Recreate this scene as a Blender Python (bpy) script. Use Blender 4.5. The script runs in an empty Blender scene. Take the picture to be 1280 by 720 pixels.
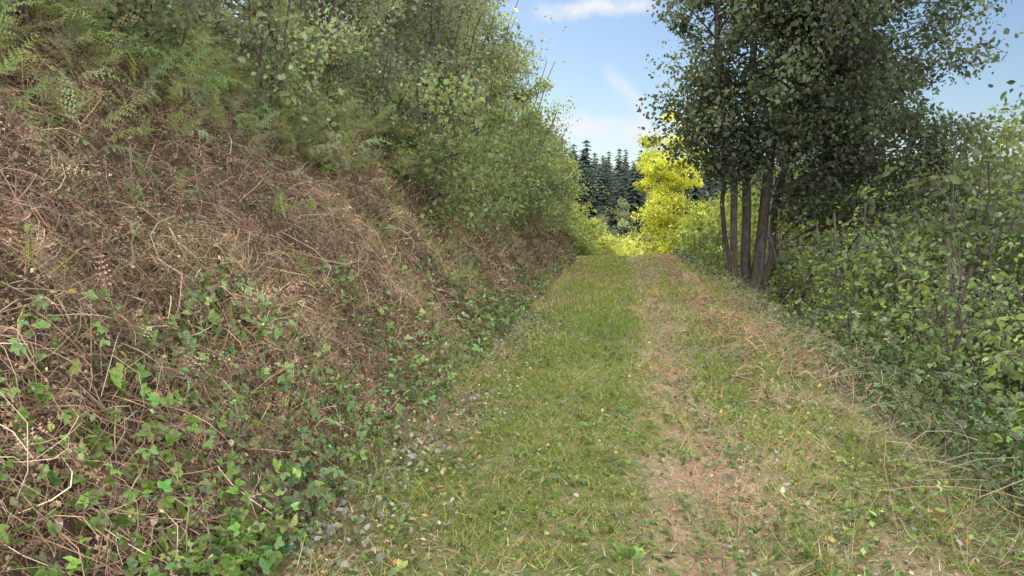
import bpy, math, numpy as np
from mathutils import Vector
rng=np.random.default_rng(7)
sc=bpy.context.scene
sc.view_settings.view_transform='Standard'
sc.view_settings.look='None'
sc.view_settings.exposure=0

# ---------------------------------------------------------------- noise
def _h(ix,iy,seed):
    h=(ix.astype(np.int64)*374761393+iy.astype(np.int64)*668265263+seed*974634777)&0xffffffff
    h=((h^(h>>13))*1274126177)&0xffffffff
    return ((h^(h>>16))&0xffff)/65535.0
def vnoise(x,y,seed=0):
    x=np.asarray(x,float);y=np.asarray(y,float)
    ix=np.floor(x);iy=np.floor(y);fx=x-ix;fy=y-iy
    fx=fx*fx*(3-2*fx);fy=fy*fy*(3-2*fy)
    a=_h(ix,iy,seed);b=_h(ix+1,iy,seed);c=_h(ix,iy+1,seed);d=_h(ix+1,iy+1,seed)
    return (a+(b-a)*fx)*(1-fy)+(c+(d-c)*fx)*fy
def fbm(x,y,seed=0,o=4):
    s=0;a=.5;t=0
    for i in range(o):
        s=s+a*vnoise(x*2**i+17*i,y*2**i-9*i,seed+i);t+=a;a*=.5
    return s/t
def sstep(x,a,b):
    t=np.clip((x-a)/(b-a),0,1);return t*t*(3-2*t)

# ---------------------------------------------------------------- terrain
def cx(y):
    t=np.maximum(0,np.asarray(y,float)-20);q=np.minimum(t,25)
    return -0.006*q*q-0.3*(t-q)
def pz(y):
    t=np.clip(np.asarray(y,float)-25,0,24)
    return -0.085*t*sstep(t,0,7)
def H(x,y):
    x=np.asarray(x,float);y=np.asarray(y,float)
    u=x-cx(y)
    e=(fbm(x*.9,y*.9,3)-.5)*1.0
    t=np.maximum(0,-u-1.8+e)
    z=np.where(t<2.4,1.05*t*sstep(t,-.3,.5),1.05*2.4+0.60*(t-2.4))
    z=np.where(t>14,1.05*2.4+.6*11.6+.3*(np.minimum(t,60)-14),z)
    z=z+sstep(t,0,.8)*((fbm(x*1.1,y*1.1,11)-.5)*.9+(fbm(x*3.2,y*3.2,21,3)-.5)*.42)
    e2=(fbm(x*.7,y*.7,5)-.5)*.5
    s=np.maximum(0,u-1.85+e2)
    zr=-0.6*np.minimum(s,8)*sstep(s,-.2,.7)-.2*np.clip(s-8,0,25)
    z=z+zr+sstep(s,0,1)*(fbm(x*1.3,y*1.3,31)-.5)*.4
    z=z+.13*np.exp(-((u-1.35)/.35)**2)*sstep(y,5,9)
    z=z-.04*np.exp(-((u-.42)/.2)**2)-.02*np.exp(-((u+1.25)/.2)**2)
    z=z+(fbm(x*3,y*3,41,3)-.5)*.06+(fbm(x*14,y*14,43,2)-.5)*.02
    z=z+13*sstep(y,60,190)+14*sstep(x,60,260)
    return z+pz(y)
def Hn(x,y,e=.15):
    hx=(H(x+e,y)-H(x-e,y))/(2*e);hy=(H(x,y+e)-H(x,y-e))/(2*e)
    n=np.stack([-hx,-hy,np.ones_like(hx)],-1)
    return n/np.linalg.norm(n,axis=-1,keepdims=True)

# ---------------------------------------------------------------- materials
def newmat(name):
    m=bpy.data.materials.new(name);m.use_nodes=True
    nt=m.node_tree;nt.nodes.clear()
    return m,nt,nt.nodes.new('ShaderNodeOutputMaterial')
def leafmat(name,transl=.4,rough=.5,spec=.35):
    m,nt,out=newmat(name);N=nt.nodes;L=nt.links
    at=N.new('ShaderNodeAttribute');at.attribute_name='Col'
    p=N.new('ShaderNodeBsdfPrincipled');p.inputs['Roughness'].default_value=rough
    p.inputs['Specular IOR Level'].default_value=spec
    L.new(at.outputs['Color'],p.inputs['Base Color'])
    if transl>0:
        tr=N.new('ShaderNodeBsdfTranslucent')
        m2=N.new('ShaderNodeVectorMath');m2.operation='MULTIPLY';m2.inputs[1].default_value=(1.5,1.55,.85)
        L.new(at.outputs['Color'],m2.inputs[0]);L.new(m2.outputs[0],tr.inputs['Color'])
        mx=N.new('ShaderNodeMixShader');mx.inputs[0].default_value=transl
        L.new(p.outputs[0],mx.inputs[1]);L.new(tr.outputs[0],mx.inputs[2]);L.new(mx.outputs[0],out.inputs[0])
    else: L.new(p.outputs[0],out.inputs[0])
    return m
M_leaf=leafmat('leaf',.42)
M_needle=leafmat('conifer_needles',0,.9,.05)
M_grass=leafmat('grass',.35,.6,.2)
M_dead=leafmat('dead_bracken',0,.8,.15)
M_bramble=leafmat('bramble_leaf',.25,.45,.4)
def barkmat():
    m,nt,out=newmat('bark');N=nt.nodes;L=nt.links
    geo=N.new('ShaderNodeNewGeometry');mp=N.new('ShaderNodeMapping');mp.inputs['Scale'].default_value=(9,9,2)
    L.new(geo.outputs['Position'],mp.inputs['Vector'])
    no=N.new('ShaderNodeTexNoise');no.inputs['Scale'].default_value=3;no.inputs['Detail'].default_value=6
    L.new(mp.outputs[0],no.inputs['Vector'])
    cr=N.new('ShaderNodeValToRGB');cr.color_ramp.elements[0].color=(.03,.026,.022,1);cr.color_ramp.elements[1].color=(.14,.125,.105,1)
    cr.color_ramp.elements[0].position=.3;cr.color_ramp.elements[1].position=.75
    L.new(no.outputs['Fac'],cr.inputs[0])
    p=N.new('ShaderNodeBsdfPrincipled');p.inputs['Roughness'].default_value=.9
    b=N.new('ShaderNodeBump');b.inputs['Distance'].default_value=.03
    L.new(no.outputs['Fac'],b.inputs['Height']);L.new(b.outputs[0],p.inputs['Normal'])
    L.new(cr.outputs[0],p.inputs['Base Color']);L.new(p.outputs[0],out.inputs[0]);return m
M_bark=barkmat()
def groundmat():
    m,nt,out=newmat('ground_soil');N=nt.nodes;L=nt.links
    at=N.new('ShaderNodeAttribute');at.attribute_name='Col'
    geo=N.new('ShaderNodeNewGeometry')
    no=N.new('ShaderNodeTexNoise');no.inputs['Scale'].default_value=22;no.inputs['Detail'].default_value=8;no.inputs['Roughness'].default_value=.75
    L.new(geo.outputs['Position'],no.inputs['Vector'])
    mr=N.new('ShaderNodeMapRange');mr.inputs['From Min'].default_value=.3;mr.inputs['From Max'].default_value=.7
    mr.inputs['To Min'].default_value=.45;mr.inputs['To Max'].default_value=1.6
    L.new(no.outputs['Fac'],mr.inputs['Value'])
    mul=N.new('ShaderNodeVectorMath');mul.operation='SCALE'
    L.new(at.outputs['Color'],mul.inputs[0]);L.new(mr.outputs[0],mul.inputs['Scale'])
    p=N.new('ShaderNodeBsdfPrincipled');p.inputs['Roughness'].default_value=.95;p.inputs['Specular IOR Level'].default_value=.1
    b=N.new('ShaderNodeBump');b.inputs['Distance'].default_value=.02;b.inputs['Strength'].default_value=.8
    L.new(no.outputs['Fac'],b.inputs['Height']);L.new(b.outputs[0],p.inputs['Normal'])
    L.new(mul.outputs[0],p.inputs['Base Color']);L.new(p.outputs[0],out.inputs[0]);return m
M_ground=groundmat()

# ---------------------------------------------------------------- mesh helpers
def mkmesh(name,V,F,mat,col=None,parent=None,smooth=False):
    V=np.asarray(V,np.float32);F=np.asarray(F,np.int32)
    me=bpy.data.meshes.new(name);n,k=F.shape
    me.vertices.add(len(V));me.vertices.foreach_set('co',V.ravel())
    me.loops.add(n*k);me.loops.foreach_set('vertex_index',F.ravel())
    me.polygons.add(n);me.polygons.foreach_set('loop_start',np.arange(0,n*k,k,dtype=np.int32))
    if smooth: me.polygons.foreach_set('use_smooth',np.ones(n,bool))
    me.update(calc_edges=True)
    if col is not None:
        a=me.color_attributes.new('Col','FLOAT_COLOR','POINT')
        c=np.ones((len(V),4),np.float32);c[:,:3]=col
        a.data.foreach_set('color',c.ravel())
    me.materials.append(mat)
    ob=bpy.data.objects.new(name,me);sc.collection.objects.link(ob)
    if parent: ob.parent=parent
    return ob
def nrm(v): return v/np.maximum(np.linalg.norm(v,axis=-1,keepdims=True),1e-9)
def frames(d,n):
    d=nrm(d);x=nrm(np.cross(d,n));z=np.cross(x,d)
    return np.stack([x,d,z],-1)
def inst(tv,tf,pos,R,s,col):
    tv=np.asarray(tv,float);tf=np.asarray(tf);N=len(pos)
    s=np.asarray(s,float)
    if s.ndim==1: s=np.repeat(s[:,None],3,1)
    V=np.einsum('nij,nvj->nvi',R,tv[None]*s[:,None,:])+pos[:,None,:]
    F=tf[None]+(np.arange(N)*len(tv))[:,None,None]
    C=np.repeat(np.clip(col,0,.85)[:,None,:],len(tv),1)
    return V.reshape(-1,3),F.reshape(-1,tf.shape[1]),C.reshape(-1,3)
def merge(parts):
    V=[];F=[];C=[];o=0
    for v,f,c in parts:
        V.append(v);F.append(f+o);C.append(c);o+=len(v)
    return np.concatenate(V),np.concatenate(F),np.concatenate(C)
LEAF=(np.array([(0,0,0),(.3,.28,.07),(.26,.66,.06),(0,1,-.08),(-.26,.66,.06),(-.3,.28,.07)]),np.array([(0,1,2,3),(0,3,4,5)]))
DIA=(np.array([(0,0,0),(.33,.45,.06),(0,1,-.06),(-.33,.45,.06)]),np.array([(0,1,2,3)]))
BLADE=(np.array([(-.5,0,0),(.5,0,0),(0,1,0)]),np.array([(0,1,2)]))
def trif():
    V=[];F=[]
    for a,s in((0,1.),(1.15,.85),(-1.15,.85)):
        v=LEAF[0]*s*np.array([1.1,1,1.8]);c,d=math.cos(a),math.sin(a)
        v=np.stack([v[:,0]*c+v[:,1]*d,-v[:,0]*d+v[:,1]*c,v[:,2]],-1)
        F.append(LEAF[1]+len(V)*6);V.append(v)
    return np.concatenate(V),np.concatenate(F)
TRI=trif()
def rvec(n): return nrm(rng.normal(size=(n,3)))
def varcol(base,n,v=.25,h=.12):
    b=np.asarray(base,float)
    if b.ndim==1:b=b[None]
    return b*np.exp(rng.normal(0,v,(n,1)))*(1+rng.normal(0,h,(n,3)))

def tube(P,r,k=6):
    P=np.asarray(P,float);n=len(P);r=np.asarray(r,float)
    T=np.gradient(P,axis=0);T=nrm(T);ref=np.array([.31,.87,.2]);
    X=nrm(np.cross(T,ref+0*T));Y=np.cross(T,X)
    a=np.arange(k)*2*math.pi/k
    V=P[:,None]+r[:,None,None]*(X[:,None]*np.cos(a)[None,:,None]+Y[:,None]*np.sin(a)[None,:,None])
    F=[]
    for i in range(n-1):
        for j in range(k):
            F.append((i*k+j,i*k+(j+1)%k,(i+1)*k+(j+1)%k,(i+1)*k+j))
    V=V.reshape(-1,3)
    return V,np.array(F),np.zeros((len(V),3))
def bez(a,b,sag,n=6):
    t=np.linspace(0,1,n)[:,None];a=np.asarray(a);b=np.asarray(b)
    m=(a+b)/2+np.asarray(sag)
    return (1-t)**2*a+2*t*(1-t)*m+t*t*b

def crown(c,r,n,seed=0,bias=.45,gap=.0):
    d=rvec(n*2);q=rng.random((n*2,1))**bias
    p=np.asarray(c)+d*q*np.asarray(r)
    g=vnoise(p[:,0]*.9+p[:,2]*.6,p[:,1]*.9-p[:,2]*.7,seed)
    p=p[g>gap][:n]
    return p

def leaves_for(C,nl,cr,size,col,tmpl=LEAF,vclump=.25,flat=.7,droop=.3,up=.5):
    K=len(C)
    n=K*nl
    idx=np.repeat(np.arange(K),nl)
    cs=cr*np.exp(rng.normal(0,.3,(K,1)))
    off=rvec(n)*(rng.random((n,1))**.6)*cs[idx]
    off[:,2]*=flat
    ax=rvec(K)[idx];off=off+ax*(off*ax).sum(1,keepdims=True)*.9
    pos=C[idx]+off
    nn=nrm(rvec(n)+np.array([0,0,up*1.4]))
    d=rvec(n)+.5*nrm(off)+np.array([0,0,-droop])
    R=frames(d,nn)
    cc=np.exp(rng.normal(0,vclump,(K,1)))[idx]*varcol(col,n,.22,.08)
    s=size*np.exp(rng.normal(0,.3,n))
    return inst(tmpl[0],tmpl[1],pos,R,s,cc)

def tree(name,stems,C,nl,cr,size,col,tmpl=LEAF,brad=.02,k=6,twigs=3,**kw):
    base=np.asarray(stems[0][0][0])
    e=bpy.data.objects.new(name,None);sc.collection.objects.link(e)
    e.location=base; 
    parts=[];SP=[]
    for P,r0,r1 in stems:
        P=np.asarray(P)
        rr=np.linspace(1,0,len(P))**1.1*(r0-r1)+r1
        rr[0]*=1.25
        parts.append(tube(P,rr,k+2));SP.append(np.c_[P,rr])
    SP=np.concatenate(SP)
    for c in C:
        dd=np.linalg.norm(SP[:,:3]-c,axis=1)+1.6*np.maximum(0,SP[:,2]-c[2]+.25*np.linalg.norm(SP[:,:2]-c[:2],axis=1))
        i=np.argmin(dd);a=SP[i,:3];L=np.linalg.norm(c-a)
        r=min(SP[i,3]*.6,brad*(.5+.35*L))
        P=bez(a,c,np.array([0,0,.14*L])+rng.normal(0,.07*L,3),6)
        P[1:-1]+=rng.normal(0,.02*L,(4,3))
        parts.append(tube(P,np.linspace(r,.006,6),5))
        for j in range(twigs):
            q=P[rng.integers(3,6)];t=q+rvec(1)[0]*cr*np.array([1,1,.6])*rng.uniform(.6,1.1)
            parts.append(tube(bez(q,t,(0,0,.05),4),np.linspace(.007,.003,4)*(1+size*4),3))
    V,F,_=merge(parts)
    mkmesh('trunk_and_branches',V-base,F,M_bark,None,e,True)
    V,F,Cc=leaves_for(C,nl,cr,size,col,tmpl,**kw)
    mkmesh('foliage',V-base,F,M_leaf,Cc,e)
    return e
def stem(b,t,n=9,w=.12):
    b=np.asarray(b,float);t=np.asarray(t,float)
    P=bez(b,t,rng.normal(0,w*1.5,3)*np.array([1,1,.2]),n)
    P[1:-1]+=rng.normal(0,w*.3,(n-2,3))
    return P

# ---------------------------------------------------------------- ground sheet
def axis(lo,hi,c0,c1,d,g=1.13):
    a=list(np.arange(c0,c1,d));s=d;v=a[-1]
    while v<hi: s*=g;v+=s;a.append(v)
    s=d;v=c0;pre=[]
    while v>lo: s*=g;v-=s;pre.append(v)
    return np.array(pre[::-1]+a)
gx=axis(-700,700,-6,5,.07);gy=axis(-60,1200,0,28,.08)
X,Y=np.meshgrid(gx,gy);Z=H(X,Y)
def green_zone(u,n,n2):
    g=sstep(u+(n-.5)*1.2,-1.6,-1.05)*(1-sstep(u+(n2-.5)*.6,.05,.3))
    g2=.62*sstep(u+(n2-.5)*.5,.6,.85)*sstep(n,.33,.55)*(1-sstep(u,1.4,1.9))
    return np.maximum(g,g2)
def zonecol(x,y):
    u=x-cx(y)
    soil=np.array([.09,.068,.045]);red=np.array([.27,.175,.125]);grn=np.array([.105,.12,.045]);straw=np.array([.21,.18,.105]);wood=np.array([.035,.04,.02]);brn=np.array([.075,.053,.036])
    n=fbm(x*1.7,y*1.2,51)[...,None];n2=fbm(x*5,y*4,57)[...,None];u=u[...,None]
    c=straw+0*u
    g=green_zone(u,n,n2)*(.5+.45*sstep(n2,.35,.6));c=c*(1-g)+grn*g
    r=np.exp(-((u-.45+(n-.5)*.3)/.22)**2)*sstep(n2,.3,.5)
    c=c*(1-r)+red*r
    l=np.exp(-((u+1.4+(n-.5)*.4)/.22)**2)*.8
    c=c*(1-l)+soil*1.6*l
    b=sstep(-u+(n-.5)*.6,1.65,1.9);c=c*(1-b)+brn*b
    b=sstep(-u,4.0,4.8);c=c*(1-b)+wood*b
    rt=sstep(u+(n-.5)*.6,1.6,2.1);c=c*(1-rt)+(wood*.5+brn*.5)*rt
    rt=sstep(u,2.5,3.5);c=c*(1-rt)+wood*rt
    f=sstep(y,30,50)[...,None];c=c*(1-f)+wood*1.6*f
    return c
ny,nx=X.shape
idx=np.arange(nx*ny).reshape(ny,nx)
F=np.stack([idx[:-1,:-1],idx[:-1,1:],idx[1:,1:],idx[1:,:-1]],-1).reshape(-1,4)
mkmesh('ground',np.stack([X,Y,Z],-1).reshape(-1,3),F,M_ground,zonecol(X,Y).reshape(-1,3),None,True)

# ---------------------------------------------------------------- grass on path
def scatter(n,u0,u1,y0,y1,p=1.0):
    y=y0+(y1-y0)*rng.random(n)**p;u=rng.uniform(u0,u1,n);x=u+cx(y)
    return x,y,u
def onground(x,y,dz=0): return np.stack([x,y,H(x,y)+dz],-1)
def grass(n,u0,u1,y0,y1,p,hs,ws,maskf,colf,lean=.6):
    x,y,u=scatter(n,u0,u1,y0,y1,p)
    k=rng.random(n)<maskf(x,y,u);x,y,u=x[k],y[k],u[k];n=len(x)
    pos=onground(x,y,-.004)
    d=nrm(rng.normal(size=(n,3))*np.array([lean,lean,.1])+np.array([0,0,.8]))
    R=frames(d,rvec(n))
    dist=np.maximum(1,y/6)
    hv=(.4+1.3*fbm(x*2.3,y*2.3,83,3))
    s=np.stack([ws*np.exp(rng.normal(0,.2,n))*dist,hs*hv*np.exp(rng.normal(0,.35,n)),np.ones(n)],-1)
    return inst(BLADE[0],BLADE[1],pos,R,s,colf(x,y,u,n))
def gm(x,y,u):
    n=fbm(x*1.7,y*1.2,51);n2=fbm(x*5,y*4,57);n3=fbm(x*9,y*9,63,2)
    g=green_zone(u,n,n2)
    r=np.exp(-((u-.45+(n-.5)*.3)/.2)**2)
    return np.clip((.22+.9*g)*(1-.85*r)*(0.12+1.3*sstep(n3,.32,.65)),0,1)*(1-.6*sstep(np.abs(u),1.7,2.0))
def gc(x,y,u,n):
    a=fbm(x*1.7,y*1.2,51);b=fbm(x*2.5,y*2.5,77);n2=fbm(x*5,y*4,57)
    g=green_zone(u,a,n2)
    w=np.clip(.24+.6*(1-g)+(b-.5)*1.9,0.07,.95)
    st=(rng.random(n)<w*.8)[:,None]
    c2=fbm(x*.9,y*.9,88)[:,None]
    base=np.array([.16,.22,.055])*(1-c2)+np.array([.25,.28,.08])*c2
    return np.where(st,varcol((.40,.35,.19),n,.25),base*varcol((1,1,1),n,.36))
P=[grass(190000,-2.0,1.9,1.8,9,1.0,.046,.0045,gm,gc,.9),
   grass(130000,-2.0,2.0,9,36,1.1,.06,.0068,gm,gc,.8),
   grass(30000,-1.5,1.9,2,18,1,.13,.0042,lambda x,y,u:(fbm(x*1.3,y*1.3,91)>.52)*.8,gc,.8),
   grass(14000,-2.9,-1.4,3,20,1,.24,.0045,lambda x,y,u:(fbm(x*1.1,y*1.1,97)>.48)*.8,gc,1.0),
   grass(9000,-4.6,-2.4,3,20,1,.26,.005,lambda x,y,u:(fbm(x*1.3,y*1.3,99)>.56)*.9,gc,1.2)]
x=rng.normal(-.35,.3,500);y=rng.normal(9.5,.8,500)
R=frames(nrm(rng.normal(size=(500,3))*.35+np.array([0,0,1])),rvec(500))
P.append(inst(*BLADE,onground(x,y),R,np.stack([np.full(500,.005),rng.uniform(.1,.34,500),np.ones(500)],-1),varcol((.14,.2,.07),500)))
V,F,C=merge(P);mkmesh('path_grass',V,F,M_grass,C)
def flatleaves(x,y,size,col,tmpl,tilt=.5,lift=.02):
    n=len(x);nn=nrm(Hn(x,y)+rng.normal(size=(n,3))*tilt);d=rvec(n)
    pos=onground(x,y,rng.uniform(0.002,lift,n))
    return inst(tmpl[0],tmpl[1],pos,frames(d-nn*(d*nn).sum(1,keepdims=True),nn),size,col)
x,y,u=scatter(55000,-1.9,1.9,1.8,12,1.0);k=rng.random(len(x))<gm(x,y,u)*.9+.05;x,y=x[k],y[k];n=len(x)
A=flatleaves(x,y,.022*np.exp(rng.normal(0,.4,n)),varcol((.14,.205,.06),n,.35),DIA,.5,.035)
x,y,u=scatter(24000,.3,2.2,2,26,1.3);k=fbm(x*3,y*3,111)>.47;x,y=x[k],y[k];n=len(x)
B=flatleaves(x,y,.03*np.exp(rng.normal(0,.3,n)),varcol((.13,.18,.07),n,.35),DIA,.5,.05)
x,y,u=scatter(2600,-1.5,1.7,1.9,11,1);k=fbm(x*2.2,y*2.2,117)>.5;x,y=x[k],y[k];n=len(x)
B2=flatleaves(x,y,rng.uniform(.025,.05,n),varcol((.13,.2,.055),n,.3),TRI,.5,.03)
V,F,C=merge([A,B]);mkmesh('path_weeds',V,F,M_leaf,C)
V,F,C=B2;mkmesh('clover_patch',V,F,M_leaf,C)
x,y,u=scatter(90000,-2.0,2.2,1.8,26,1.2);k=rng.random(len(x))<(.45+.55*(np.abs(u+.3)>.8));x,y=x[k],y[k];n=len(x)
nn=Hn(x,y);d=rvec(n);d=d-nn*(d*nn).sum(1,keepdims=True)+nn*.2*rng.normal(size=(n,1))
pos=onground(x,y,.012)
pal=np.array([(.38,.33,.21),(.22,.155,.10),(.12,.085,.06),(.44,.4,.29)])
A=inst(*BLADE,pos,frames(d,nn),np.stack([.004*np.maximum(1,y/7),rng.uniform(.03,.12,n),np.ones(n)],-1),varcol(pal[rng.integers(0,4,n)],n,.2))
V,F,C=A;mkmesh('dry_straw',V,F,M_dead,C)
x,y,u=scatter(3000,-2,2.2,1.9,22,1.4);x2,y2,u2=scatter(3500,-1.7,-.9,1.9,14,1.2);x3,y3,u3=scatter(1800,.5,1.7,1.9,8,1.0)
x=np.concatenate([x,x2,x3]);y=np.concatenate([y,y2,y3]);n=len(x)
pal=np.array([(.45,.36,.08),(.34,.2,.11),(.22,.15,.1),(.44,.38,.18),(.34,.32,.26),(.22,.23,.18),(.12,.15,.08)])
V,F,C=flatleaves(x,y,rng.uniform(.015,.045,n),varcol(pal[rng.choice(7,n,p=[.01,.16,.27,.04,.12,.17,.23])],n,.2),LEAF,.8,.035)
mkmesh('fallen_leaves',V,F,M_dead,C)

# ---------------------------------------------------------------- fern frond template
def frond(np_=13,nl=6,curl=.35,len_=.36,wob=0.):
    V=[];F=[];r=np.random.default_rng(5)
    def tri(a,b,c):
        F.append((len(V),len(V)+1,len(V)+2));V.extend([a,b,c])
    def rach(t): return np.array([.08*math.sin(t*3)*wob,t,curl*(t-1.3*t*t)])
    for i in range(8):
        a=rach(i/8);b=rach((i+1)/8);w=.006*(1-i/9)
        tri(a+[w,0,0],a-[w,0,0],b);
    for i in range(np_):
        t=.16+.82*i/np_;L=len_*(1-t)**.75*(1 if i>1 else .8)+.015;o=rach(t)
        for sg in(1,-1):
            L2=L*(1+wob*r.uniform(-.3,.15))
            d=np.array([sg*.92,.38+wob*r.uniform(-.2,.3),-.12-.1*sg*math.sin(i*2.3)+wob*r.uniform(-.5,.25)]);d/=np.linalg.norm(d);pd=np.array([-d[1]*1,d[0],0])*1.0
            m=max(2,int(nl*(1-t)+2))
            tri(o+pd*.003,o-pd*.003,o+d*L2)
            for j in range(m):
                s=(j+.6)/(m+.3);l=.24*L2*(1-s)**.8+.008;q=o+d*L2*s;hw=.3*L2/m
                for sp in(1,-1):
                    tipp=q+pd*sp*l+d*l*.35+np.array([0,0,-.1*l])
                    tri(q-d*hw,q+d*hw,tipp)
    return np.array(V),np.array(F)
FR=frond(13,5,.55,.28,1.);FRL=frond(6,0,.5,.3)

# ---------------------------------------------------------------- dead bracken on bank
def stalks(n,x,y,wid,lmin,lmax,col,lift=.1,rnd=.85):
    nn=Hn(x,y,.3)
    down=np.stack([nn[:,0],nn[:,1],-(1-nn[:,2])],-1)
    down=nrm(down+1e-4)
    d=nrm(down*.7+rvec(n)*rnd);d=d-nn*(d*nn).sum(1,keepdims=True)*.7
    L=lmin+(lmax-lmin)*rng.random(n)**1.7
    k=4;t=np.linspace(0,1,k+1)
    R=frames(d,nn+rvec(n)*.5);sd=R[:,:,0];dd=R[:,:,1];up=R[:,:,2]
    cv=rng.normal(.15,.2,n);sw=rng.normal(0,.22,n)
    base=onground(x,y,rng.uniform(0,lift,n))
    V=np.empty((n,k+1,2,3))
    for i in range(k+1):
        c=base+dd*(L*(t[i]-.5))[:,None]+up*(cv*L*4*t[i]*(1-t[i])*.7-.02)[:,None]+sd*(sw*L*math.sin(3.1*t[i]))[:,None]
        w=(wid*(1-.5*t[i]))[:,None]*.5
        V[:,i,0]=c-sd*w;V[:,i,1]=c+sd*w
    f=np.array([(2*i,2*i+1,2*i+3,2*i+2) for i in range(k)])
    F=f[None]+(np.arange(n)*(k+1)*2)[:,None,None]
    C=np.repeat(np.clip(col,0,.85)[:,None],(k+1)*2,1)
    return V.reshape(-1,3),F.reshape(-1,4),C.reshape(-1,3)
dpal=np.array([(.19,.125,.085),(.26,.182,.128),(.11,.077,.055),(.37,.29,.20),(.21,.13,.092),(.48,.40,.31)])
def dcol(n,x,y,v=.3,pale=1.):
    p=np.array([.27,.22,.25,.11*pale,.13,.04*pale]);p/=p.sum()
    m=.45+1.1*fbm(x*1.6,y*1.6,303,4)[:,None]
    return varcol(dpal[rng.choice(6,n,p=p)],n,v,.06)*m
parts=[]
for n,y0,y1,p,wm in((62000,1.2,9,1,1),(28000,9,32,1.1,1.9)):
    x,y,u=scatter(n,-4.9,-1.7,y0,y1,p)
    k=rng.random(n)<(.6+.9*(fbm(x*1.5,y*1.5,121)-.35))*(1-.6*sstep(-u,3.9,4.7))*sstep(-u,1.6,2.2)
    x,y=x[k],y[k];n=len(x)
    parts.append(stalks(n,x,y,rng.uniform(.0025,.0065,n)*wm,.06,.5,dcol(n,x,y),.12))
x,y,u=scatter(900,-4.6,-2,1.4,14,1);n=len(x)
parts.append(stalks(n,x,y,rng.uniform(.003,.006,n),.5,1.0,dcol(n,x,y)*1.1,.18))
x,y,u=scatter(12000,1.0,2.5,6,25,1);k=fbm(x*1.2,y*1.2,131)>.40;x,y=x[k],y[k];n=len(x)
parts.append(stalks(n,x,y,rng.uniform(.004,.009,n)*1.3,.1,.35,varcol(np.array([(.32,.20,.14),(.34,.23,.15),(.24,.14,.10)])[rng.integers(0,3,n)],n),.1))
V,F,C=merge(parts);mkmesh('dead_bracken_stalks',V,F,M_dead,C)
x,y,u=scatter(17000,-4.9,-1.8,1.2,28,1.15);n=len(x);nn=Hn(x,y,.3)
d=nrm(rvec(n)-np.array([0,0,.4])+nn*.3)
V,F,C=inst(*FRL,onground(x,y,rng.uniform(0,.14,n)),frames(d,rvec(n)),np.stack([rng.uniform(.08,.3,n),rng.uniform(.12,.34,n),rng.uniform(.1,.5,n)],-1)*np.maximum(1,y/14)[:,None],dcol(n,x,y,.3,.3))
mkmesh('dead_bracken_fronds',V,F,M_dead,C)
x,y,u=scatter(95000,-5,-1.6,1.2,26,1.3);n=len(x)
V,F,C=flatleaves(x,y,rng.uniform(.01,.04,n)*np.maximum(1,y/9),dcol(n,x,y,.35,.6),DIA,1.0,.15)
mkmesh('leaf_litter',V,F,M_dead,C)
x,y,u=scatter(160,-4.8,-2.3,2,16,1);n=len(x)
V,F,C=stalks(n,x,y,rng.uniform(.012,.022,n),.3,.8,varcol((.12,.085,.06),n),.3);mkmesh('cut_woody_stems',V,F,M_dead,C)

# green regrowth on bank
parts=[]
x,y,u=scatter(105000,-4.9,-1.6,1.2,28,1.15)
w=np.clip(.06+1.0*sstep(fbm(x*.9,y*.9,141),.46,.6)*sstep(fbm(x*3,y*3,145),.35,.6)+.6*sstep(-u,3.2,4.2)+.8*np.exp(-((u+2.05)/.35)**2)*sstep(fbm(x*2,y*2,147),.35,.6)+.7*sstep(y,9,17),0,1)*.5
k=rng.random(len(x))<w;x,y=x[k],y[k];n=len(x)
parts.append(flatleaves(x,y,rng.uniform(.015,.045,n)*np.maximum(1,y/10),varcol((.135,.17,.08),n,.38),LEAF,.9,.26))
x,y,u=scatter(6500,-2.6,-1.5,2.4,15,1.1);k=fbm(x*1.8,y*1.1,151)>.44;x,y=x[k],y[k];n=len(x)
parts.append(flatleaves(x,y,rng.uniform(.028,.06,n),varcol((.13,.19,.07),n,.4),TRI,.8,.24))
x,y,u=scatter(700,-2.4,-1.5,1.6,3.2,1);n=len(x)
parts.append(flatleaves(x,y,rng.uniform(.03,.065,n),varcol((.15,.25,.055),n,.35),TRI,.8,.25))
V,F,C=merge(parts);mkmesh('bramble_regrowth',V,F,M_bramble,C)
x,y,u=scatter(60,-3.8,-1.7,2.2,10,1);n=len(x)
V,F,C=flatleaves(x,y,rng.uniform(.03,.055,n),varcol((.45,.43,.1),n,.2),LEAF,.8,.2);mkmesh('yellow_leaves',V,F,M_leaf,C)
x,y,u=scatter(9000,-2.0,-1.0,2.0,14,1.2);k=rng.random(len(x))<np.exp(-((u+1.5)/.28)**2)*sstep(fbm(x*2,y*1.5,161),.36,.58);x,y=x[k],y[k];n=len(x)
V,F,C=flatleaves(x,y,rng.uniform(.03,.06,n),varcol(np.array([(.21,.23,.20),(.12,.15,.09),(.26,.27,.24),(.14,.11,.075)])[rng.integers(0,4,n)],n,.25,.03),LEAF,.9,.05)
mkmesh('wilted_leaves',V,F,M_bramble,C)

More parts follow.
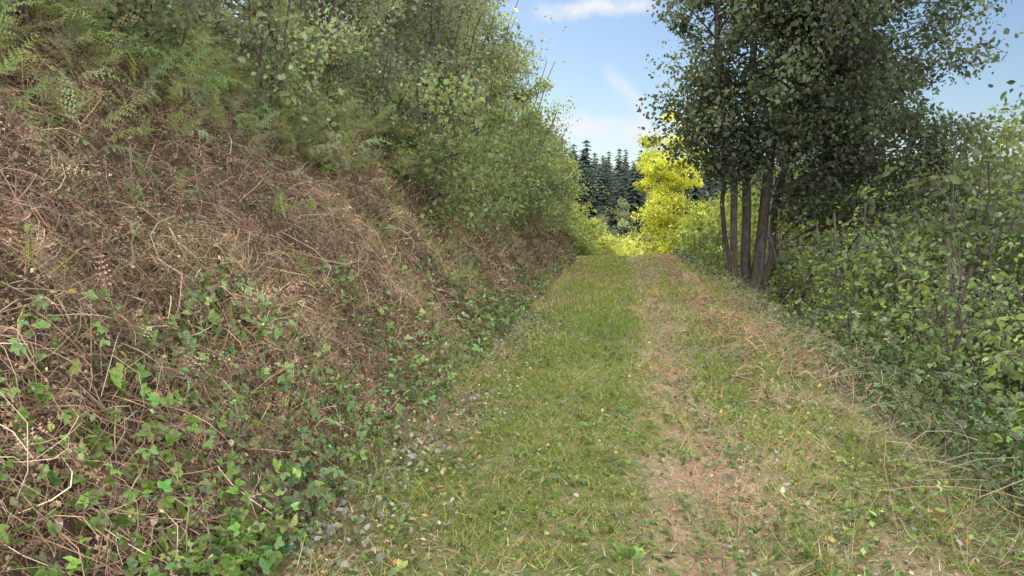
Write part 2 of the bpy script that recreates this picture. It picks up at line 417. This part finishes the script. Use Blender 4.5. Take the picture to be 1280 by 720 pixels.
# right shoulder brambles
parts=[]
x,y,u=scatter(30000,1.6,3.6,2.0,26,1.15);k=fbm(x*1.2,y*1.2,171)>.36;x,y,u=x[k],y[k],u[k];n=len(x)
k=rng.random(n)<.2+.8*sstep(u,1.8,2.4);x,y,u=x[k],y[k],u[k];n=len(x)
parts.append(flatleaves(x,y,rng.uniform(.018,.042,n)*np.maximum(1,y/10),varcol((.09,.13,.055),n,.4),TRI,.8,.35))
x,y,u=scatter(4200,2.1,3.8,2.5,8,1);n=len(x)
parts.append(flatleaves(x,y,rng.uniform(.03,.055,n),varcol((.075,.11,.05),n,.4),TRI,.8,.8))
x,y,u=scatter(300,1.0,1.9,2.6,5,1);n=len(x);k=fbm(x*2,y*2,5)>.45;x,y=x[k],y[k];n=len(x)
parts.append(flatleaves(x,y,rng.uniform(.03,.055,n),varcol((.2,.28,.07),n,.3),LEAF,.6,.08))
V,F,C=merge(parts);mkmesh('bramble_patch',V,F,M_bramble,C)
x,y,u=scatter(3600,1.5,3.4,2.5,16,1);n=len(x)
V,F,C=stalks(n,x,y,rng.uniform(.0025,.005,n),.2,.8,varcol((.24,.20,.145),n),.35,1.2);mkmesh('dry_stems',V,F,M_dead,C)
V,F,C=grass(16000,1.5,2.8,3,20,1,.22,.0045,lambda x,y,u:(fbm(x*1.4,y*1.4,197)>.48)*.9,gc,1.2);mkmesh('verge_grass',V,F,M_grass,C*np.array([.75,.8,.8]))

# ---------------------------------------------------------------- living ferns (top of bank)
def ferns(name,spots,size,col):
    parts=[]
    for (px,py) in spots:
        n=rng.integers(5,9);z=float(H(px,py))
        a=rng.uniform(0,2*math.pi,n);d=np.stack([np.cos(a)+.5,np.sin(a)*.9-.1,rng.uniform(.0,1.5,n)],-1)
        nn=np.stack([-np.cos(a)*.4,-np.sin(a)*.4,np.ones(n)],-1)+rng.normal(0,.5,(n,3))
        p0=np.tile([px,py,z+.15],(n,1))+d*.12
        s=size*rng.uniform(.5,1.25,n)
        parts.append(inst(*FR,p0,frames(d,nn),np.stack([s*rng.uniform(.7,1,n),s,s*rng.uniform(.8,2.2,n)],-1),varcol(col,n,.28,.1)))
    V,F,C=merge(parts);mkmesh(name,V,F,M_leaf,C)
sp=[]
for i in range(300):
    y=1.0+12*rng.random()**1.1;u=rng.uniform(-6.0,-3.65);sp.append((u+float(cx(y)),y))
ferns('bracken_fern',sp,.54,(.23,.255,.145))
sp=[(rng.uniform(-4.0,-2.4),rng.uniform(3,14)) for i in range(26)]
ferns('bracken_fern',sp,.28,(.16,.22,.09))

# ---------------------------------------------------------------- bank trees
def shrub(name,x,y,ht,rad,nc,nl,size,col,stems=4,cr=.5,lean=(0,0),zlo=.3,tmpl=LEAF,gap=.25,r0=.05,**kw):
    z=float(H(x,y)) -.05
    top=np.array([x+lean[0],y+lean[1],z+ht])
    c=np.array([x+lean[0]*.7,y+lean[1]*.7,z+ht*(zlo+1)/2])
    C=crown(c,(rad,rad,ht*(1-zlo)/2*1.05),nc,int(rng.integers(1e4)),.5,gap)
    S=[]
    for i in range(stems):
        b=np.array([x,y,z])+rng.normal(0,.1,3)*np.array([1,1,0])
        t=top+rng.normal(0,rad*.45,3)*np.array([1,1,0])-np.array([0,0,ht*.12*rng.random()])
        S.append((stem(b,t,9,.06*ht*.5),r0*rng.uniform(.7,1.1),.012))
    return tree(name,S,C,nl,cr,size,col,tmpl,**kw)
yy=0.5
while yy<34:
    x=float(cx(yy))-5.6+rng.uniform(-.4,.4)
    near=yy<14
    g=(.22,.24,.17) if yy<20 else (.20,.23,.13)  # leaves paler and greyer: hazy glare over the bank painted into the colour
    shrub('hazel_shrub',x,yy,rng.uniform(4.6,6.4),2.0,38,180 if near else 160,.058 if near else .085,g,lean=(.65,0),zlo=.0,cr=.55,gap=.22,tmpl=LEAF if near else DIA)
    yy+=2.2 if near else 2.8
for yy in np.arange(5,15,1.4):
    shrub('hazel_shrub',float(cx(yy))-4.35+rng.uniform(-.3,.3),float(yy),rng.uniform(1.2,2.4),.8,14,150,.055,(.18,.21,.12),lean=(.3,0),zlo=.0,cr=.34,r0=.02,gap=.3)
for yy in np.arange(12,40,1.8):
    x=float(cx(yy))-3.25+rng.uniform(-.35,.3)
    shrub('hazel_shrub',x,float(yy),rng.uniform(1.8,3.4),1.15,24,150,.075,(.175,.215,.10),lean=(.4,0),zlo=-.25,cr=.42,r0=.025,tmpl=DIA,gap=.3)
for yy,uu,h in((27,-3.9,5.6),(31,-3.2,5.4),(35,-2.9,5.2),(39,-2.6,5.0),(43,-2.8,5)):
    shrub('birch_tree',float(cx(yy))+uu,float(yy),h,1.5,36,150,.11,(.21,.235,.105),lean=(.5,0),zlo=.05,cr=.45,r0=.05,tmpl=DIA)
for yy in np.arange(-2,50,4.0):
    x=float(cx(yy))-8.8+rng.uniform(-1,1)
    shrub('ash_tree',x,float(yy),rng.uniform(8,9.8),3.0,56,145,.16,(.175,.195,.135),stems=2,lean=(.6,0),zlo=.1,cr=1.0,r0=.09,tmpl=DIA,gap=.05,twigs=1)

# ---------------------------------------------------------------- big multi-stem tree on the right
bx,by=2.75,18.;bz=float(H(bx,by))-.1
S=[]
for (dx,dy,tx,ty,tz,r) in((-.1,0,1.6,17.6,9.5,.10),(.05,.1,2.6,18.3,12,.13),(.15,-.1,4.0,17.6,12,.14),(.25,.1,5.0,18.6,11,.10),(-.25,.1,2.0,19,8,.07)):
    S.append((stem((bx+dx,by+dy,bz),(tx,ty,tz),11,.16),r,.03))
C=np.concatenate([crown((4.1,18,7.2),(3.75,3.6,5.0),290,5,.7,.06),crown((4.9,18,3.4),(2.6,2.4,2.4),80,9,.6,.05),crown((2.0,17.6,3.7),(1.4,1.6,1.5),24,12,.6,.05)])
k=(C[:,2]>1.1)&~((np.abs(C[:,0]-2.9)<.6)&(C[:,2]<2.9)&(C[:,1]<18.3))
tree('maple_tree',S,C[k],340,.56,.085,(.085,.105,.072),brad=.024,vclump=.2,flat=.8)  # leaf colour lightened and greyed to paint in haze

# yellow tree beyond
x,y=2.1,37.;z=float(H(x,y))
C=np.concatenate([crown((x,y,3.1),(1.75,1.8,3.4),92,3,.6,.08),crown((x+.7,y-1,.8),(1.9,1.5,1.4),32,4,.6,.05)])
tree('yellow_ash_tree',[(stem((x,y,z),(x+.1,y,6.3),9,.1),.14,.03),(stem((x+.2,y,z),(x+.9,y,5),9,.1),.1,.03)],C,220,.42,.10,(.49,.50,.09),tmpl=DIA,vclump=.25)

# right side trees and bushes
spec=[
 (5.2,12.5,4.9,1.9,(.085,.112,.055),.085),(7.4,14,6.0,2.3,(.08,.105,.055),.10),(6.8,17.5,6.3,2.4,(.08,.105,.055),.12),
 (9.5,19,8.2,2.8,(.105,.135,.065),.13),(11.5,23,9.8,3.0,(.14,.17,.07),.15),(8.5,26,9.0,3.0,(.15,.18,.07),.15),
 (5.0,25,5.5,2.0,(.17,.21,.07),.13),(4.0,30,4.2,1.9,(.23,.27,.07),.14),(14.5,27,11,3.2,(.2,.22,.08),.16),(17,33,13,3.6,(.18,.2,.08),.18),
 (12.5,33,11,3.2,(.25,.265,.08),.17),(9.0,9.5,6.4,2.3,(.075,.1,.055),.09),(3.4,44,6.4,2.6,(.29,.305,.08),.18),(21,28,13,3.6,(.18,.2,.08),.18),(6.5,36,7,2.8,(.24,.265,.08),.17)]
for (x,y,h,r,c,s) in spec:
    shrub('broadleaf_tree',x,y,h,r,48,190,s,c,stems=3,lean=(0,0),zlo=.0,cr=.6+.02*h,r0=.07,gap=.15,twigs=2,tmpl=LEAF if y<18 else DIA)
for (x,y,h,r) in((2.9,10.5,2.5,.45),(3.5,9.2,2.5,.6),(3.1,7.9,1.9,.5),(3.9,7.4,2.4,.7),(3.3,6.2,1.7,.5),(4.3,9.8,3.0,.8),(3.4,12.6,2.4,.7),(3.3,14.5,2.2,.7),(2.7,21,1.8,.8),(2.4,24,1.5,.8),(3.9,5.4,2.0,.6),(2.8,5.0,.9,.4)):
    c=(.14,.195,.07) if rng.random()<.55 else (.085,.12,.055)
    shrub('hazel_sapling',x,y,h,r,26,26,.058,c,stems=3,zlo=.1,cr=.25,r0=.011,gap=.1,twigs=2,flat=.8)
x,y=5.0,5.6;z=float(H(x,y))
C=np.concatenate([crown((5.0,6.0,4.7),(1.4,2.0,1.5),40,3,.6,.1),np.array([(3.25,6.4,2.95),(3.4,6.6,2.7),(3.1,6.3,3.85),(3.3,6.6,3.95),(2.8,6.5,3.95),(3.5,6.8,2.45),(3.6,7.4,2.5)])])
tree('oak_tree',[(stem((x,y,z),(5.0,5.8,5.5),9,.1),.13,.03)],C,100,.27,.06,(.055,.08,.04))

# beyond the crest
for (x,y,h,r,c) in((-3.6,48,3.8,1.9,(.23,.26,.08)),(-1.0,56,4.5,2.4,(.34,.35,.08)),(0.8,60,6.0,2.6,(.40,.39,.08)),(-3.5,58,5.5,2.6,(.2,.24,.08)),(-2.2,52,3.4,2.0,(.26,.28,.08)),(1.6,52,3.0,1.8,(.28,.31,.08)),(3.5,66,9,3,(.3,.31,.09)),(-7,60,7,3,(.18,.21,.09)),(-.8,75,9.0,3.2,(.19,.21,.11)),(6,80,10,3.5,(.18,.2,.11)),(1.2,45,1.6,1.3,(.22,.26,.08)),(-3.4,40,2.2,1.4,(.18,.22,.08))):
    shrub('broadleaf_bush',x,y,h,r,40,150,.17,c,stems=3,zlo=.0,cr=.65,r0=.06,gap=.2,tmpl=DIA,twigs=1)

# ---------------------------------------------------------------- distant conifers
def conifer():
    V=[];F=[]
    def tri(a,b,c): F.append((len(V),len(V)+1,len(V)+2));V.extend([a,b,c])
    for i in range(3):
        a=i*2.1;tri((.012*math.cos(a),.012*math.sin(a),0),(.012*math.cos(a+2.1),.012*math.sin(a+2.1),0),(0,0,1))
    r=np.random.default_rng(3)
    for i in range(26):
        t=.12+.86*i/26;L=.21*(1-t)**.75+.012
        for j in range(11):
            a=r.uniform(0,6.28);l=L*r.uniform(.6,1.25);w=.42
            tip=(l*math.cos(a),l*math.sin(a),t-.3*l)
            tri((.4*l*math.cos(a-w)*1.3,.4*l*math.sin(a-w)*1.3,t-.16*l),tip,(0,0,t+.02))
            tri((.4*l*math.cos(a+w)*1.3,.4*l*math.sin(a+w)*1.3,t-.16*l),tip,(0,0,t+.02))
    return np.array(V,float),np.array(F)
CON=conifer()
n=1300;x=rng.uniform(-90,110,n);y=rng.uniform(105,200,n);z=H(x,y)-.3
a=rng.uniform(0,6.28,n);R=np.zeros((n,3,3));R[:,0,0]=np.cos(a);R[:,0,1]=-np.sin(a);R[:,1,0]=np.sin(a);R[:,1,1]=np.cos(a);R[:,2,2]=1
s=np.stack([rng.uniform(9,15,n)]*3,-1)*rng.uniform(.85,1.15,(n,3))*np.array([1.25,1.25,1])
V,F,C=inst(*CON,np.stack([x,y,z],-1),R,s,varcol((.045,.062,.052),n,.15,.04));mkmesh('conifer_forest',V,F,M_needle,C)

# ---------------------------------------------------------------- camera
cam=bpy.data.cameras.new('camera');co=bpy.data.objects.new('camera',cam);sc.collection.objects.link(co)
cam.lens=26;cam.sensor_width=36;cam.clip_end=3000;cam.clip_start=.05
co.location=(0,0,1.6);co.rotation_euler=(math.radians(84.1),0,math.radians(8.9));sc.camera=co
bpy.context.view_layer.update()
def pix(px,py):
    v=Vector(((px-640)/924.4,-(py-360)/924.4,-1)).normalized()
    return (co.matrix_world.to_3x3()@v).normalized()

# ---------------------------------------------------------------- light
EL=44;AZ=-42
S_=Vector((math.sin(math.radians(AZ))*math.cos(math.radians(EL)),math.cos(math.radians(AZ))*math.cos(math.radians(EL)),math.sin(math.radians(EL))))
sl=bpy.data.lights.new('sun','SUN');sl.energy=5;sl.angle=math.radians(4);sl.color=(1,.94,.82)
so=bpy.data.objects.new('sun',sl);sc.collection.objects.link(so);so.rotation_euler=(-S_).to_track_quat('-Z','Y').to_euler()
w=bpy.data.worlds.new('World');sc.world=w;w.use_nodes=True;nt=w.node_tree;N=nt.nodes;L=nt.links;N.clear()
out=N.new('ShaderNodeOutputWorld')
sky=N.new('ShaderNodeTexSky');sky.sky_type='NISHITA';sky.sun_disc=False;sky.sun_elevation=math.radians(EL);sky.sun_rotation=math.radians(AZ);sky.dust_density=.6;sky.ozone_density=2.2
bg=N.new('ShaderNodeBackground');bg.inputs[1].default_value=.132;L.new(sky.outputs[0],bg.inputs[0])
cl=N.new('ShaderNodeBackground');cl.inputs[0].default_value=(.93,.95,1,1);cl.inputs[1].default_value=.97
tc=N.new('ShaderNodeTexCoord')
def math_(op,a,b=None,c=None):
    n=N.new('ShaderNodeMath');n.operation=op
    for i,v in enumerate((a,b,c)):
        if v is None: continue
        if isinstance(v,(int,float)): n.inputs[i].default_value=v
        else: L.new(v,n.inputs[i])
    return n.outputs[0]
def dot(v):
    n=N.new('ShaderNodeVectorMath');n.operation='DOT_PRODUCT';L.new(tc.outputs['Generated'],n.inputs[0]);n.inputs[1].default_value=v;return n.outputs['Value']
def mr(v,a,b,c=0,d=1):
    n=N.new('ShaderNodeMapRange');n.interpolation_type='SMOOTHSTEP'
    L.new(v,n.inputs[0])
    for i,q in enumerate((a,b,c,d)): n.inputs[i+1].default_value=q
    return n.outputs[0]
def noise(scale,det=6,vs=(1,1,1)):
    mp=N.new('ShaderNodeMapping');mp.inputs['Scale'].default_value=vs;L.new(tc.outputs['Generated'],mp.inputs[0])
    n=N.new('ShaderNodeTexNoise');n.inputs['Scale'].default_value=scale;n.inputs['Detail'].default_value=det;n.inputs['Roughness'].default_value=.62
    L.new(mp.outputs[0],n.inputs['Vector']);return n.outputs['Fac']
n14=noise(16,4)
ns=math_('MULTIPLY',math_('SUBTRACT',n14,.5),.04)
def wisp(p1,p2,wd,capr):
    a=pix(*p1);b=pix(*p2);nn=a.cross(b).normalized();m=((a+b)/2).normalized()
    dd=math_('ABSOLUTE',math_('ADD',dot(nn),ns))
    return math_('MULTIPLY',mr(dd,wd,0.0),mr(dot(m),math.cos(capr),math.cos(capr*.4)))
f1=wisp((770,95),(822,172),.016,.075)
f2=wisp((690,12),(800,4),.018,.09)
f3=wisp((700,158),(830,168),.026,.12)
f=math_('MAXIMUM',math_('MAXIMUM',f1,f2),f3)
f=math_('MULTIPLY',f,mr(noise(30,5),.3,.6,.4,1.0))
big=math_('MULTIPLY',mr(dot(Vector((.35,-.72,.6)).normalized()),-.15,.35),mr(noise(2.2,3),.3,.55,.2,1))  # bright cloud outside the view, added to light the shaded path and bank
fill_cloud=N.new('ShaderNodeBackground');fill_cloud.inputs[0].default_value=(1,.97,.92,1);fill_cloud.inputs[1].default_value=4.1
mx=N.new('ShaderNodeMixShader');L.new(f,mx.inputs[0]);L.new(bg.outputs[0],mx.inputs[1]);L.new(cl.outputs[0],mx.inputs[2])
mx2=N.new('ShaderNodeMixShader');L.new(big,mx2.inputs[0]);L.new(mx.outputs[0],mx2.inputs[1]);L.new(fill_cloud.outputs[0],mx2.inputs[2])
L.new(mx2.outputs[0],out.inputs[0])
